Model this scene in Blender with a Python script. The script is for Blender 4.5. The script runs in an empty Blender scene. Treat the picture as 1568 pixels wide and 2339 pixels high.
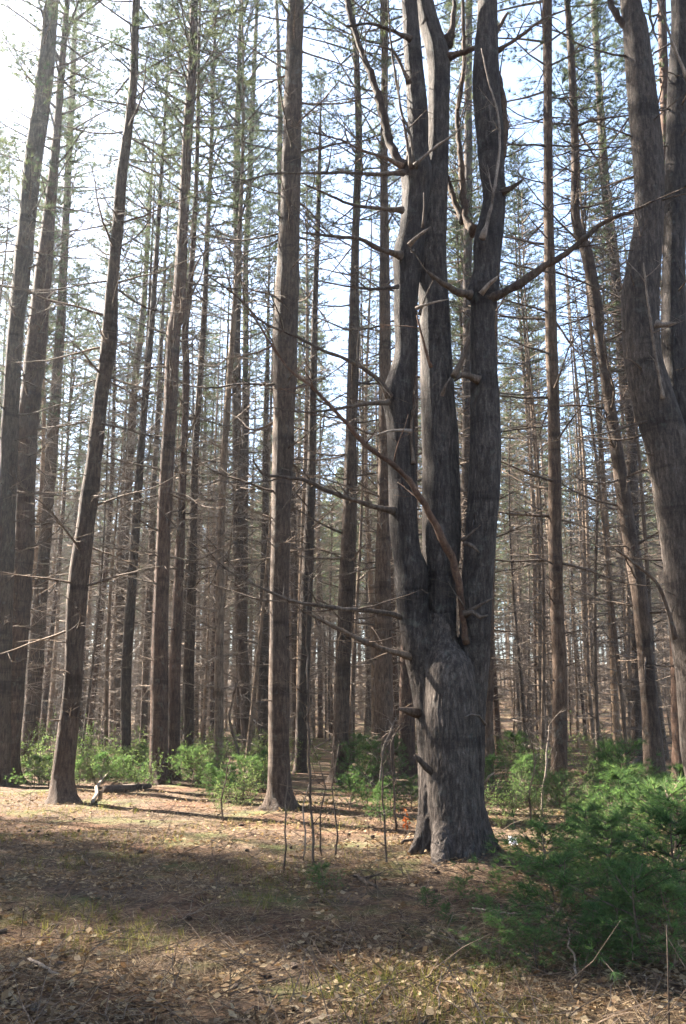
import bpy, math, random
import numpy as np
from mathutils import Vector, Matrix, noise

# ------------------------------------------------------------------ camera, sky, sun, exposure
R = math.radians
sc = bpy.context.scene
col = sc.collection
CAM_H, PITCH, F = 1.5, R(13.16), 1946.0          # metres, radians, focal length in pixels of a 1568 x 2339 frame
cam_d = bpy.data.cameras.new('camera')
cam = bpy.data.objects.new('camera', cam_d)
col.objects.link(cam)
cam.location = (0, 0, CAM_H)
cam.rotation_euler = (math.pi / 2 + PITCH, 0, 0)
cam_d.sensor_fit = 'VERTICAL'
cam_d.angle = 2 * math.atan(1169.5 / F)
cam_d.clip_start, cam_d.clip_end = 0.05, 2000
sc.camera = cam

SUN_AZ, SUN_EL = R(58), R(41)                     # left of the view direction, above the horizon
world = bpy.data.worlds.new('World')
sc.world = world
world.use_nodes = True
wn = world.node_tree.nodes
sky = wn.new('ShaderNodeTexSky')
sky.sky_type = 'NISHITA'
sky.sun_disc = False
sky.sun_elevation = SUN_EL
sky.sun_rotation = -SUN_AZ
sky.dust_density = 1.6
world.node_tree.links.new(sky.outputs[0], wn['Background'].inputs[0])
wn['Background'].inputs[1].default_value = 0.052

sun_d = bpy.data.lights.new('sun', 'SUN')
sun_d.energy = 5.0
sun_d.angle = R(0.53)
sun_d.color = (1.0, 0.93, 0.82)
sun = bpy.data.objects.new('sun', sun_d)
col.objects.link(sun)
sun_dir = Vector((-math.sin(SUN_AZ) * math.cos(SUN_EL), math.cos(SUN_AZ) * math.cos(SUN_EL), math.sin(SUN_EL)))
sun.rotation_euler = (-sun_dir).to_track_quat('-Z', 'Y').to_euler()
sun.location = sun_dir * 60

sc.view_settings.view_transform = 'Standard'
sc.view_settings.look = 'None'
sc.view_settings.gamma = 1
sc.view_settings.use_curve_mapping = False
sc.view_settings.exposure = 3.65
sc.render.engine = 'CYCLES'
sc.cycles.max_bounces = 8
sc.cycles.diffuse_bounces = 3
sc.cycles.transmission_bounces = 4
sc.cycles.caustics_reflective = False
sc.cycles.caustics_refractive = False
sc.cycles.sample_clamp_indirect = 4.0
sc.cycles.filter_width = 1.5
sc.cycles.use_denoising = True

# ------------------------------------------------------------------ pixel -> world
UPV = Vector((0, -math.sin(PITCH), math.cos(PITCH)))
FWD = Vector((0, math.cos(PITCH), math.sin(PITCH)))

def ray(x, y):
    return FWD + Vector((1, 0, 0)) * ((x - 784) / F) + UPV * ((1169.5 - y) / F)

def at(x, y, Y):
    """point that stands Y metres ahead and shows at pixel x, y; with the metres one pixel covers there"""
    d = ray(x, y)
    t = Y / d.y
    return Vector((0, 0, CAM_H)) + d * t, t / F

def ground_at(x, y):
    d = ray(x, y)
    t = -CAM_H / d.z
    return Vector((d.x * t, d.y * t, 0))

# ------------------------------------------------------------------ materials
def new_mat(name):
    m = bpy.data.materials.new(name)
    m.use_nodes = True
    nt = m.node_tree
    return m, nt, nt.nodes, nt.links, nt.nodes['Principled BSDF']

def ramp(n, stops):
    r = n.new('ShaderNodeValToRGB')
    el = r.color_ramp.elements
    while len(el) < len(stops):
        el.new(0.5)
    for e, (p, c) in zip(el, stops):
        e.position = p
        e.color = (*c, 1)
    return r

def object_coords(n, l, scale, rand=True):
    tc = n.new('ShaderNodeTexCoord')
    out = tc.outputs['Object']
    if rand:
        oi = n.new('ShaderNodeObjectInfo')
        mul = n.new('ShaderNodeMath'); mul.operation = 'MULTIPLY'; mul.inputs[1].default_value = 37
        l.new(oi.outputs['Random'], mul.inputs[0])
        add = n.new('ShaderNodeVectorMath'); add.operation = 'ADD'
        l.new(out, add.inputs[0]); l.new(mul.outputs[0], add.inputs[1])
        out = add.outputs[0]
    mp = n.new('ShaderNodeMapping')
    mp.inputs['Scale'].default_value = scale
    l.new(out, mp.inputs['Vector'])
    return out, mp.outputs[0]

def tex_noise(n, l, vec, scale, detail=4, rough=0.55):
    t = n.new('ShaderNodeTexNoise')
    t.inputs['Scale'].default_value = scale
    t.inputs['Detail'].default_value = detail
    t.inputs['Roughness'].default_value = rough
    l.new(vec, t.inputs['Vector'])
    return t

def mix_rgb(n, l, fac, a, b, mode='MIX'):
    m = n.new('ShaderNodeMix'); m.data_type = 'RGBA'; m.blend_type = mode
    for sock, v in ((m.inputs[0], fac), (m.inputs[6], a), (m.inputs[7], b)):
        if hasattr(v, 'is_output'):
            l.new(v, sock)
        elif isinstance(v, (int, float)):
            sock.default_value = v
        else:
            sock.default_value = (*v, 1)
    return m.outputs[2]

def bark_material(name, fissure, plate, pale, squash=1.0, bump=0.6):
    m, nt, n, l, p = new_mat(name)
    raw, v = object_coords(n, l, (1, 1, 0.22 * squash))
    fine = tex_noise(n, l, v, 26, 6, 0.62)
    vor = n.new('ShaderNodeTexVoronoi'); vor.feature = 'DISTANCE_TO_EDGE'; vor.inputs['Scale'].default_value = 24
    wob = n.new('ShaderNodeVectorMath'); wob.operation = 'MULTIPLY_ADD'
    l.new(fine.outputs['Color'], wob.inputs[0]); wob.inputs[1].default_value = (0.16, 0.16, 0.16); l.new(v, wob.inputs[2])
    l.new(wob.outputs[0], vor.inputs['Vector'])
    edge = ramp(n, [(0.0, (0, 0, 0)), (0.16, (1, 1, 1))]); l.new(vor.outputs['Distance'], edge.inputs[0])
    c1 = ramp(n, [(0.3, fissure), (0.5, plate), (0.72, pale)]); l.new(fine.outputs['Fac'], c1.inputs[0])
    em = n.new('ShaderNodeMath'); em.operation = 'MULTIPLY_ADD'; em.inputs[1].default_value = 0.45; em.inputs[2].default_value = 0.55
    l.new(edge.outputs[0], em.inputs[0])
    c2 = mix_rgb(n, l, em.outputs[0], fissure, c1.outputs[0])
    big = tex_noise(n, l, raw, 1.1, 3)
    br = ramp(n, [(0.35, (0.72, 0.70, 0.70)), (0.65, (1.15, 1.12, 1.08))]); l.new(big.outputs['Fac'], br.inputs[0])
    c3 = mix_rgb(n, l, 1.0, c2, br.outputs[0], 'MULTIPLY')
    grit = tex_noise(n, l, raw, 70, 3, 0.6)
    gr = ramp(n, [(0.3, (0.62, 0.62, 0.62)), (0.7, (1.3, 1.28, 1.25))]); l.new(grit.outputs['Fac'], gr.inputs[0])
    c3 = mix_rgb(n, l, 0.8, c3, gr.outputs[0], 'MULTIPLY')
    ring = n.new('ShaderNodeMapping'); ring.inputs['Scale'].default_value = (0.25, 0.25, 2.6); l.new(raw, ring.inputs['Vector'])
    rn = tex_noise(n, l, ring.outputs[0], 1.0, 4, 0.7)
    rr = ramp(n, [(0.36, (0.55, 0.53, 0.52)), (0.46, (1, 1, 1))]); l.new(rn.outputs['Fac'], rr.inputs[0])
    c3 = mix_rgb(n, l, 1.0, c3, rr.outputs[0], 'MULTIPLY')
    oi = n.new('ShaderNodeObjectInfo')
    tr = ramp(n, [(0.0, (0.74, 0.72, 0.72)), (0.5, (1.0, 0.97, 0.95)), (1.0, (1.28, 1.18, 1.08))]); l.new(oi.outputs['Random'], tr.inputs[0])
    c3 = mix_rgb(n, l, 1.0, c3, tr.outputs[0], 'MULTIPLY')
    lich = tex_noise(n, l, raw, 5.5, 5, 0.7)
    lr = ramp(n, [(0.58, (0, 0, 0)), (0.70, (1, 1, 1))]); l.new(lich.outputs['Fac'], lr.inputs[0])
    lm = n.new('ShaderNodeMath'); lm.operation = 'MULTIPLY'; lm.inputs[1].default_value = 0.38
    l.new(lr.outputs[0], lm.inputs[0])
    c4 = mix_rgb(n, l, lm.outputs[0], c3, (0.14, 0.145, 0.125))
    l.new(c4, p.inputs['Base Color'])
    p.inputs['Roughness'].default_value = 0.9
    p.inputs['Specular IOR Level'].default_value = 0.2
    hm = n.new('ShaderNodeMath'); hm.operation = 'MULTIPLY_ADD'; hm.inputs[1].default_value = 1.6
    l.new(fine.outputs['Fac'], hm.inputs[0]); l.new(em.outputs[0], hm.inputs[2])
    b = n.new('ShaderNodeBump'); b.inputs['Strength'].default_value = bump; b.inputs['Distance'].default_value = 0.02
    l.new(hm.outputs[0], b.inputs['Height']); l.new(b.outputs[0], p.inputs['Normal'])
    return m

def leaf_material(name, cols, trans, mixf=0.45):
    m, nt, n, l, p = new_mat(name)
    n.remove(p)
    geo = n.new('ShaderNodeNewGeometry')
    oi = n.new('ShaderNodeObjectInfo')
    k = len(cols)
    cr = ramp(n, [(i / max(k - 1, 1), c) for i, c in enumerate(cols)])
    l.new(geo.outputs['Random Per Island'], cr.inputs[0])
    tint = ramp(n, [(0.0, (0.72, 0.78, 0.70)), (1.0, (1.25, 1.18, 1.05))]); l.new(oi.outputs['Random'], tint.inputs[0])
    c = mix_rgb(n, l, 1.0, cr.outputs[0], tint.outputs[0], 'MULTIPLY')
    d = n.new('ShaderNodeBsdfDiffuse'); l.new(c, d.inputs[0])
    t = n.new('ShaderNodeBsdfTranslucent')
    tc = mix_rgb(n, l, 1.0, c, trans, 'MULTIPLY'); l.new(tc, t.inputs[0])
    ms = n.new('ShaderNodeMixShader'); ms.inputs[0].default_value = mixf
    l.new(d.outputs[0], ms.inputs[1]); l.new(t.outputs[0], ms.inputs[2])
    l.new(ms.outputs[0], n['Material Output'].inputs[0])
    return m

M = {}
M['bark'] = bark_material('pine_bark', (0.030, 0.020, 0.015), (0.084, 0.060, 0.045), (0.145, 0.112, 0.088))
M['bark_big'] = bark_material('old_pine_bark', (0.026, 0.021, 0.019), (0.076, 0.064, 0.057), (0.135, 0.117, 0.105), bump=0.9)
M['bark_red'] = bark_material('reddish_bark', (0.032, 0.019, 0.014), (0.090, 0.057, 0.042), (0.145, 0.102, 0.078))
M['bark_sunlit'] = bark_material('sunlit_tone_bark', (0.08, 0.056, 0.040), (0.21, 0.158, 0.115), (0.33, 0.265, 0.205))  # paler bark copy, sunlight on the far trunks put into its colour
M['dead'] = bark_material('dead_wood', (0.048, 0.036, 0.028), (0.115, 0.088, 0.068), (0.19, 0.155, 0.125), bump=0.3)
M['dead_red'] = bark_material('peeling_wood', (0.06, 0.036, 0.026), (0.14, 0.085, 0.058), (0.20, 0.135, 0.095), bump=0.4)
M['dead_pale'] = bark_material('bleached_and_sunlit_wood', (0.11, 0.09, 0.075), (0.23, 0.195, 0.165), (0.34, 0.30, 0.255), bump=0.3)  # bleached wood; on the far twigs its pale tone stands in for sunlight
M['needle'] = leaf_material('pine_needles', [(0.038, 0.048, 0.036), (0.056, 0.069, 0.048), (0.080, 0.090, 0.060)], (1.45, 1.45, 1.1), 0.5)
M['sapling_needle'] = leaf_material('young_pine_needles', [(0.036, 0.066, 0.034), (0.064, 0.108, 0.052), (0.115, 0.165, 0.078)], (1.5, 1.6, 1.0), 0.45)
M['leaf'] = leaf_material('shrub_leaves', [(0.07, 0.105, 0.048), (0.11, 0.15, 0.07), (0.18, 0.21, 0.105)], (1.4, 1.45, 1.0), 0.5)
M['dry_leaf'] = leaf_material('dead_leaves', [(0.085, 0.053, 0.034), (0.18, 0.12, 0.08), (0.30, 0.23, 0.16), (0.13, 0.075, 0.048), (0.27, 0.215, 0.165)], (1.1, 1.0, 0.8), 0.25)
M['litter'] = leaf_material('needle_litter', [(0.052, 0.035, 0.025), (0.112, 0.074, 0.049), (0.195, 0.140, 0.096), (0.32, 0.25, 0.18)], (1, 1, 1), 0.15)
M['grass'] = leaf_material('grass_blades', [(0.05, 0.062, 0.024), (0.085, 0.09, 0.035), (0.17, 0.145, 0.08)], (1.5, 1.5, 0.8), 0.45)
M['orange_leaf'] = leaf_material('orange_leaves', [(0.26, 0.07, 0.03), (0.36, 0.12, 0.05)], (1.2, 1.0, 0.8), 0.4)

def ground_material():
    m, nt, n, l, p = new_mat('forest_floor')
    tc = n.new('ShaderNodeTexCoord'); v = tc.outputs['Object']
    a = tex_noise(n, l, v, 22, 8, 0.7)
    c1 = ramp(n, [(0.28, (0.026, 0.020, 0.015)), (0.45, (0.068, 0.046, 0.031)), (0.58, (0.125, 0.086, 0.057)), (0.75, (0.26, 0.20, 0.14))])
    l.new(a.outputs['Fac'], c1.inputs[0])
    hum = tex_noise(n, l, v, 3.2, 6, 0.7)
    hr = ramp(n, [(0.34, (0.38, 0.36, 0.35)), (0.52, (0.9, 0.88, 0.86)), (0.70, (1.25, 1.2, 1.12))]); l.new(hum.outputs['Fac'], hr.inputs[0])
    c1m = mix_rgb(n, l, 1.0, c1.outputs[0], hr.outputs[0], 'MULTIPLY')
    rust = tex_noise(n, l, v, 0.55, 4, 0.6)
    rs = ramp(n, [(0.45, (1, 1, 1)), (0.62, (1.05, 0.83, 0.72))]); l.new(rust.outputs['Fac'], rs.inputs[0])
    c1m = mix_rgb(n, l, 1.0, c1m, rs.outputs[0], 'MULTIPLY')
    b = tex_noise(n, l, v, 0.9, 5, 0.65)
    gr = ramp(n, [(0.52, (0, 0, 0)), (0.66, (1, 1, 1))]); l.new(b.outputs['Fac'], gr.inputs[0])
    g2 = tex_noise(n, l, v, 30, 5, 0.7)
    gc = ramp(n, [(0.3, (0.028, 0.036, 0.012)), (0.6, (0.085, 0.095, 0.03)), (0.8, (0.18, 0.17, 0.07))]); l.new(g2.outputs['Fac'], gc.inputs[0])
    gm = n.new('ShaderNodeMath'); gm.operation = 'MULTIPLY'; gm.inputs[1].default_value = 0.8; l.new(gr.outputs[0], gm.inputs[0])
    c2 = mix_rgb(n, l, gm.outputs[0], c1m, gc.outputs[0])
    l.new(c2, p.inputs['Base Color'])
    p.inputs['Roughness'].default_value = 0.95
    p.inputs['Specular IOR Level'].default_value = 0.1
    bp = n.new('ShaderNodeBump'); bp.inputs['Strength'].default_value = 0.9; bp.inputs['Distance'].default_value = 0.03
    l.new(a.outputs['Fac'], bp.inputs['Height']); l.new(bp.outputs[0], p.inputs['Normal'])
    return m
M['ground'] = ground_material()

# ------------------------------------------------------------------ mesh builder
class MB:
    def __init__(self):
        self.v, self.f, self.m = [], [], []

    def tube(self, pts, rad, n=5, mat=0, rough=0.0, seed=0.0, lobes=0.0, root=0.0):
        base = len(self.v)
        k = len(pts)
        side = None
        for i in range(k):
            a, b = pts[max(i - 1, 0)], pts[min(i + 1, k - 1)]
            t = (b - a)
            if t.length < 1e-9:
                t = Vector((0, 0, 1))
            t.normalize()
            if side is None:
                ref = Vector((1, 0, 0)) if abs(t.x) < 0.8 else Vector((0, 1, 0))
                side = (ref - t * ref.dot(t)).normalized()
            else:
                side = (side - t * side.dot(t)).normalized()
            up = t.cross(side)
            for j in range(n):
                an = 2 * math.pi * j / n
                r = rad[i]
                d = side * math.cos(an) + up * math.sin(an)
                if rough:
                    q = pts[i] + d * r
                    r *= 1 + rough * noise.noise(Vector((q.x * 9 + seed, q.y * 9, q.z * 1.7))) + 0.6 * rough * noise.noise(Vector((q.x * 24 + seed, q.y * 24, q.z * 6)))
                if lobes:
                    r *= 1 + lobes * noise.noise(Vector((d.x * 1.6 + seed, d.y * 1.6, pts[i].z * 0.35)))
                if root and pts[i].z < 1.2:
                    fl = math.exp(-max(pts[i].z, -0.1) / 0.16)
                    r *= 1 + root * fl * (0.25 + 1.5 * max(0, noise.noise(Vector((d.x * 1.9 + seed, d.y * 1.9, 4.2)))))
                self.v.append(pts[i] + d * r)
        for i in range(k - 1):
            for j in range(n):
                a = base + i * n + j
                b = base + i * n + (j + 1) % n
                self.f.append((a, b, b + n, a + n)); self.m.append(mat)
        self.f.append(tuple(base + (k - 1) * n + j for j in range(n))); self.m.append(mat)
        self.f.append(tuple(base + n - 1 - j for j in range(n))); self.m.append(mat)

    def blade(self, p, d, w, mat=0, rng=random):
        """a thin pointed blade from p along d"""
        s = d.cross(Vector((rng.uniform(-1, 1), rng.uniform(-1, 1), rng.uniform(-1, 1))))
        s = s.normalized() * (w * 0.5)
        b = len(self.v)
        self.v += [p - s, p + s, p + d]
        self.f.append((b, b + 1, b + 2)); self.m.append(mat)

    def leaf(self, p, d, nrm, ln, w, mat=0):
        d = d.normalized(); s = d.cross(nrm).normalized()
        b = len(self.v)
        self.v += [p, p + d * ln * .5 + s * w * .5 + nrm * ln * .06, p + d * ln, p + d * ln * .5 - s * w * .5 + nrm * ln * .06, p + d * ln * .5]
        self.f += [(b, b + 1, b + 4), (b + 1, b + 2, b + 4), (b + 2, b + 3, b + 4), (b + 3, b, b + 4)]; self.m += [mat] * 4

    def mesh(self, name, mats, origin=None, smooth=True):
        me = bpy.data.meshes.new(name)
        o = origin or Vector((0, 0, 0))
        me.from_pydata([(q.x - o.x, q.y - o.y, q.z - o.z) for q in self.v], [], self.f)
        for mt in mats:
            me.materials.append(mt)
        if len(mats) > 1:
            me.polygons.foreach_set('material_index', self.m)
        if smooth:
            me.polygons.foreach_set('use_smooth', [True] * len(self.f))
        me.update()
        return me

    def build(self, name, mats, parent=None, smooth=True):
        if not isinstance(mats, (list, tuple)):
            mats = [mats]
        return link(name, self.mesh(name, mats, parent.location if parent else None, smooth), parent)

def link(name, data, parent=None, loc=None):
    o = bpy.data.objects.new(name, data)
    col.objects.link(o)
    if parent is not None:
        o.parent = parent
    if loc is not None:
        o.location = loc
    return o

def tag(o, label, cat, group=None, kind=None):
    o['label'] = label
    o['category'] = cat
    if group: o['group'] = group
    if kind: o['kind'] = kind
    return o

def thing(name, loc, label, cat, group=None, rz=0.0, s=1.0):
    o = bpy.data.objects.new(name, None)
    col.objects.link(o)
    o.empty_display_size = 0.2
    o.location = loc
    o.rotation_euler = (0, 0, rz)
    o.scale = (s, s, s)
    return tag(o, label, cat, group)

def stuff_part(o):
    o['kind'] = 'stuff'
    return o

def spline(pts, step):
    """Catmull-Rom through rows of numbers (x, y, z, radius, ...), resampled about every STEP metres"""
    P = [np.array(p, float) for p in pts]
    P = [2 * P[0] - P[1]] + P + [2 * P[-1] - P[-2]]
    out = []
    for i in range(1, len(P) - 2):
        a, b, c, d = P[i - 1:i + 3]
        k = max(1, int(np.linalg.norm((c - b)[:3]) / step))
        for j in range(k):
            t = j / k
            out.append(0.5 * (2 * b + (c - a) * t + (2 * a - 5 * b + 4 * c - d) * t * t + (3 * b - a - 3 * c + d) * t ** 3))
    out.append(P[-2])
    return out

def rand_unit(rng):
    while True:
        q = Vector((rng.uniform(-1, 1), rng.uniform(-1, 1), rng.uniform(-1, 1)))
        if 0.05 < q.length < 1:
            return q.normalized()

def ground_z(x, y):
    rise = max(0.0, (y - 60) / 100)
    return 9.0 * rise ** 1.4 / (1 + 0.35 * rise) + 0.05 * noise.noise(Vector((x * 0.35, y * 0.35, 3))) + 0.025 * noise.noise(Vector((x * 1.3, y * 1.3, 9))) + 0.16 * math.exp(-((x - 1.22) ** 2 + (y - 9.35) ** 2) / 0.9)

# ------------------------------------------------------------------ branches and crowns
def dead_branch(mb, p, d, length, r0, rng, twigs=1.0, n=4, mat=0, thin=0.003):
    """a bare, bent, drying branch with side twigs"""
    k = max(4, int(length / 0.22))
    pts, q, dd = [p.copy()], p.copy(), d.normalized()
    for i in range(k):
        dd = (dd + rand_unit(rng) * 0.16 + Vector((0, 0, 0.03))).normalized()
        q = q + dd * (length / k)
        pts.append(q.copy())
    rad = [r0 * (1 - 0.85 * i / k) + 0.0015 for i in range(k + 1)]
    mb.tube(pts, rad, n, mat)
    for i in range(1, k + 1):
        c = twigs * (1.3 if i > 1 else 0.3)
        while c > 0 and rng.random() < c:
            c -= 1
            ax = (pts[i] - pts[i - 1]).normalized()
            s = rand_unit(rng); s.z *= 0.35
            td = (ax * rng.uniform(0.4, 0.9) + s.normalized()).normalized()
            tl = rng.uniform(0.18, 0.6) * min(1.0, 0.5 + length * 0.35)
            a = pts[i - 1].lerp(pts[i], rng.random())
            m1 = a + td * tl * 0.5 + rand_unit(rng) * tl * 0.07
            e = a + td * tl + rand_unit(rng) * tl * 0.16
            tr = max(thin, rad[i] * 0.45)
            mb.tube([a, m1, e], [tr, tr * 0.75, tr * 0.3], 3, mat)
            if rng.random() < 0.6:
                s2 = (td + rand_unit(rng) * 0.8).normalized()
                mb.tube([m1, m1 + s2 * tl * 0.5], [tr * 0.6, tr * 0.25], 3, mat)
    return pts

def tuft(mb, p, d, rng, k, ln, w, mat, spread=0.75):
    for _ in range(k):
        q = (d + rand_unit(rng) * spread).normalized()
        mb.blade(p, q * (ln * rng.uniform(0.75, 1.15)), w, mat, rng)

def crown_mesh(seed, h, wid, dens=1.0, k=18, ln=0.16, w=0.0095):
    """a white pine crown: open whorls of level boughs tipped with needle tufts"""
    rng = random.Random(seed)
    mb = MB()
    z = 0.0
    while z < h - 0.3:
        u = z / h
        span = wid * (0.55 + 0.9 * u if u < 0.35 else 0.865 * (1 - (u - 0.35) / 0.68) + 0.08)
        nb = rng.randint(3, 5)
        a0 = rng.uniform(0, 6.28)
        for b in range(nb):
            if u < 0.3 and rng.random() < 0.35:
                continue
            az = a0 + 6.283 * b / nb + rng.uniform(-0.4, 0.4)
            L = span * rng.uniform(0.6, 1.15)
            d = Vector((math.cos(az), math.sin(az), rng.uniform(-0.05, 0.35) + 0.5 * u))
            kk = max(3, int(L / 0.4))
            pts, q, dd = [], Vector((0, 0, z + rng.uniform(-0.1, 0.1))), d.normalized()
            pts.append(q.copy())
            for i in range(kk):
                dd = (dd + rand_unit(rng) * 0.13 + Vector((0, 0, 0.05))).normalized()
                q = q + dd * (L / kk); pts.append(q.copy())
            rb = 0.008 + 0.011 * L
            mb.tube(pts, [rb * (1 - 0.85 * i / kk) + 0.002 for i in range(kk + 1)], 4, 0)
            for i in range(1, kk + 1):
                if i / kk < 0.28:
                    continue
                for sgn in (-1, 1):
                    if rng.random() > 0.95:
                        continue
                    ax = (pts[i] - pts[i - 1]).normalized()
                    side = ax.cross(Vector((0, 0, 1))).normalized() * sgn
                    sl = rng.uniform(0.25, 0.6) * (0.5 + 0.5 * min(L, 2) / 2)
                    sd = (ax * rng.uniform(0.6, 1.1) + side + Vector((0, 0, rng.uniform(-0.1, 0.25)))).normalized()
                    a = pts[i - 1].lerp(pts[i], rng.random())
                    e = a + sd * sl
                    mb.tube([a, e], [0.006, 0.002], 3, 0)
                    for t in (0.3, 0.55, 0.8, 1.0):
                        if rng.random() < 0.9 * dens:
                            tuft(mb, a.lerp(e, t), (sd + Vector((0, 0, 0.2))).normalized(), rng, k, ln, w, 1)
            tuft(mb, pts[-1], dd, rng, k + 2, ln, w, 1)
        z += rng.uniform(0.45, 0.75) * (1 - 0.35 * u)
    return mb.mesh('crown', [M['dead'], M['needle']], smooth=False)

CROWNS = [crown_mesh(11, 13.0, 2.5, 0.95), crown_mesh(12, 13.0, 2.2, 0.8), crown_mesh(13, 13.0, 2.8, 0.8), crown_mesh(14, 13.0, 1.9, 0.9)]

def whorl_branches(posr, z0, z1, rng, gap=(0.5, 0.85), nb=(2, 4), length=(0.8, 2.4), keep=1.0):
    """(point, direction, length, radius) of the dead branches up a trunk; posr(z) gives the axis point and radius"""
    out = []
    z = z0
    while z < z1:
        a0 = rng.uniform(0, 6.28)
        n = rng.randint(*nb)
        for b in range(n):
            if rng.random() > keep:
                continue
            az = a0 + 6.283 * b / n + rng.uniform(-0.5, 0.5)
            p, r = posr(z + rng.uniform(-0.08, 0.08))
            f = min(1, (z - z0) / 4 + 0.35)
            L = rng.uniform(*length) * f
            d = Vector((math.cos(az), math.sin(az), rng.uniform(-0.32, 0.38)))
            out.append((p + Vector((d.x, d.y, 0)).normalized() * r * 0.7, d, L, 0.007 + 0.009 * L))
        z += rng.uniform(*gap)
    return out

# ------------------------------------------------------------------ ground
def make_ground():
    def axis(lo, hi, c0, c1, fine, coarse):
        xs, x = [], lo
        while x < hi:
            xs.append(x)
            x += fine if c0 <= x <= c1 else coarse * (1 + 0.12 * abs(x - (c0 if x < c0 else c1)))
        return xs + [hi]
    xs = axis(-320, 320, -7, 7, 0.16, 0.5)
    ys = axis(-60, 420, 3.0, 20, 0.16, 0.5)
    v = [(x, y, ground_z(x, y)) for y in ys for x in xs]
    n = len(xs)
    f = [(j * n + i, j * n + i + 1, (j + 1) * n + i + 1, (j + 1) * n + i) for j in range(len(ys) - 1) for i in range(n - 1)]
    me = bpy.data.meshes.new('ground')
    me.from_pydata(v, [], f)
    me.polygons.foreach_set('use_smooth', [True] * len(f))
    me.materials.append(M['ground'])
    o = link('ground', me)
    tag(o, 'brown forest floor of pine litter with mossy green patches', 'ground', kind='structure')
make_ground()

# ------------------------------------------------------------------ traced pines
KEY = []          # (x, y) of every traced trunk, kept free of other trees

def traced_path(rows, Y, seed, lean_top=26.0, wob=0.12):
    """rows of (x, y, width) pixels, top or bottom first, -> rows (x, y, z, r) from below the ground to the tree's top"""
    rows = sorted(rows, key=lambda r: -r[1])
    out = []
    for x, y, w in rows:
        yy = Y + wob * noise.noise(Vector((seed, y * 0.004, 0))) * min(1, (rows[0][1] - y) / 300)
        p, m = at(x, y, yy)
        out.append([p.x, p.y, p.z, w * 0.5 * m])
    b, c = out[0], out[1]
    # down into the ground
    out.insert(0, [b[0], b[1], -0.25, b[3] * 1.18])
    if b[2] > 0.4:
        out.insert(1, [b[0], b[1], 0.15, b[3] * 1.06])
    t, s = out[-1], out[-3]
    dz = lean_top - t[2]
    if dz > 1:
        dx = (t[0] - s[0]) / max(t[2] - s[2], 0.5); dy = 0.0
        dx = max(-0.06, min(0.06, dx))
        for u in (0.33, 0.66, 1.0):
            out.append([t[0] + dx * dz * (u - 0.35 * u * u), t[1] + dy, t[2] + dz * u, max(0.02, t[3] * (1 - 0.93 * u))])
    return out

def pos_on(path):
    zs = [p[2] for p in path]
    def f(z):
        z = min(max(z, zs[0]), zs[-1])
        i = max(0, min(len(zs) - 2, int(np.searchsorted(zs, z)) - 1))
        t = (z - zs[i]) / max(zs[i + 1] - zs[i], 1e-6)
        a, b = path[i], path[i + 1]
        q = [a[j] + (b[j] - a[j]) * t for j in range(4)]
        return Vector(q[:3]), q[3]
    return f

def traced_pine(label, rows, Y, seed, mat='bark', top=26.0, crown_z=13.5, low=2.6, keep=0.8, length=(0.7, 2.3), group=None, crown=None, sides=16):
    rng = random.Random(seed * 77 + 5)
    path = spline(traced_path(rows, Y, seed * 3.7, top), 0.14)
    base = Vector((path[0][0], path[0][1], 0)); base.z = ground_z(base.x, base.y)
    KEY.append((base.x, base.y))
    t = thing('pine_tree', base, label, 'tree', group)
    pts = [Vector(p[:3]) for p in path]
    rad = []
    for p in path:
        r = p[3] * (1 + 0.07 * noise.noise(Vector((seed, 0, p[2] * 1.6))))
        rad.append(r)
    mb = MB(); mb.tube(pts, rad, sides, rough=0.06, seed=seed * 1.3, lobes=0.12, root=1.1)
    mb.build('trunk', M[mat], t)
    f = pos_on(path)
    br = whorl_branches(f, low, crown_z, rng, keep=keep, length=length, gap=(0.5, 0.9))
    br.sort(key=lambda b: -b[2])
    for b in br[:85]:
        q = MB(); dead_branch(q, *b, rng, 1.9, 4, 0, 0.004)
        q.build('dead_branch', M['dead'], t)
    q = MB()
    for z in np.arange(1.0, crown_z, 0.33):          # snapped stubs
        if rng.random() < 0.6:
            p, r = f(z); az = rng.uniform(0, 6.28); d = Vector((math.cos(az), math.sin(az), rng.uniform(0, .4)))
            L = rng.uniform(0.05, 0.28) + r
            q.tube([p + d * r * 0.6, p + d * L], [0.013, 0.008], 4)
    if q.v:
        stuff_part(q.build('branch_stub', M['dead'], t))
    p, r = f(crown_z)
    c = link('crown', CROWNS[seed % 4] if crown is None else CROWNS[crown], t, p - base)
    s = (top - crown_z + 0.6) / 13.0
    c.scale = (s, s, s); c.rotation_euler = (0, 0, rng.uniform(0, 6.28))
    return t

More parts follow.
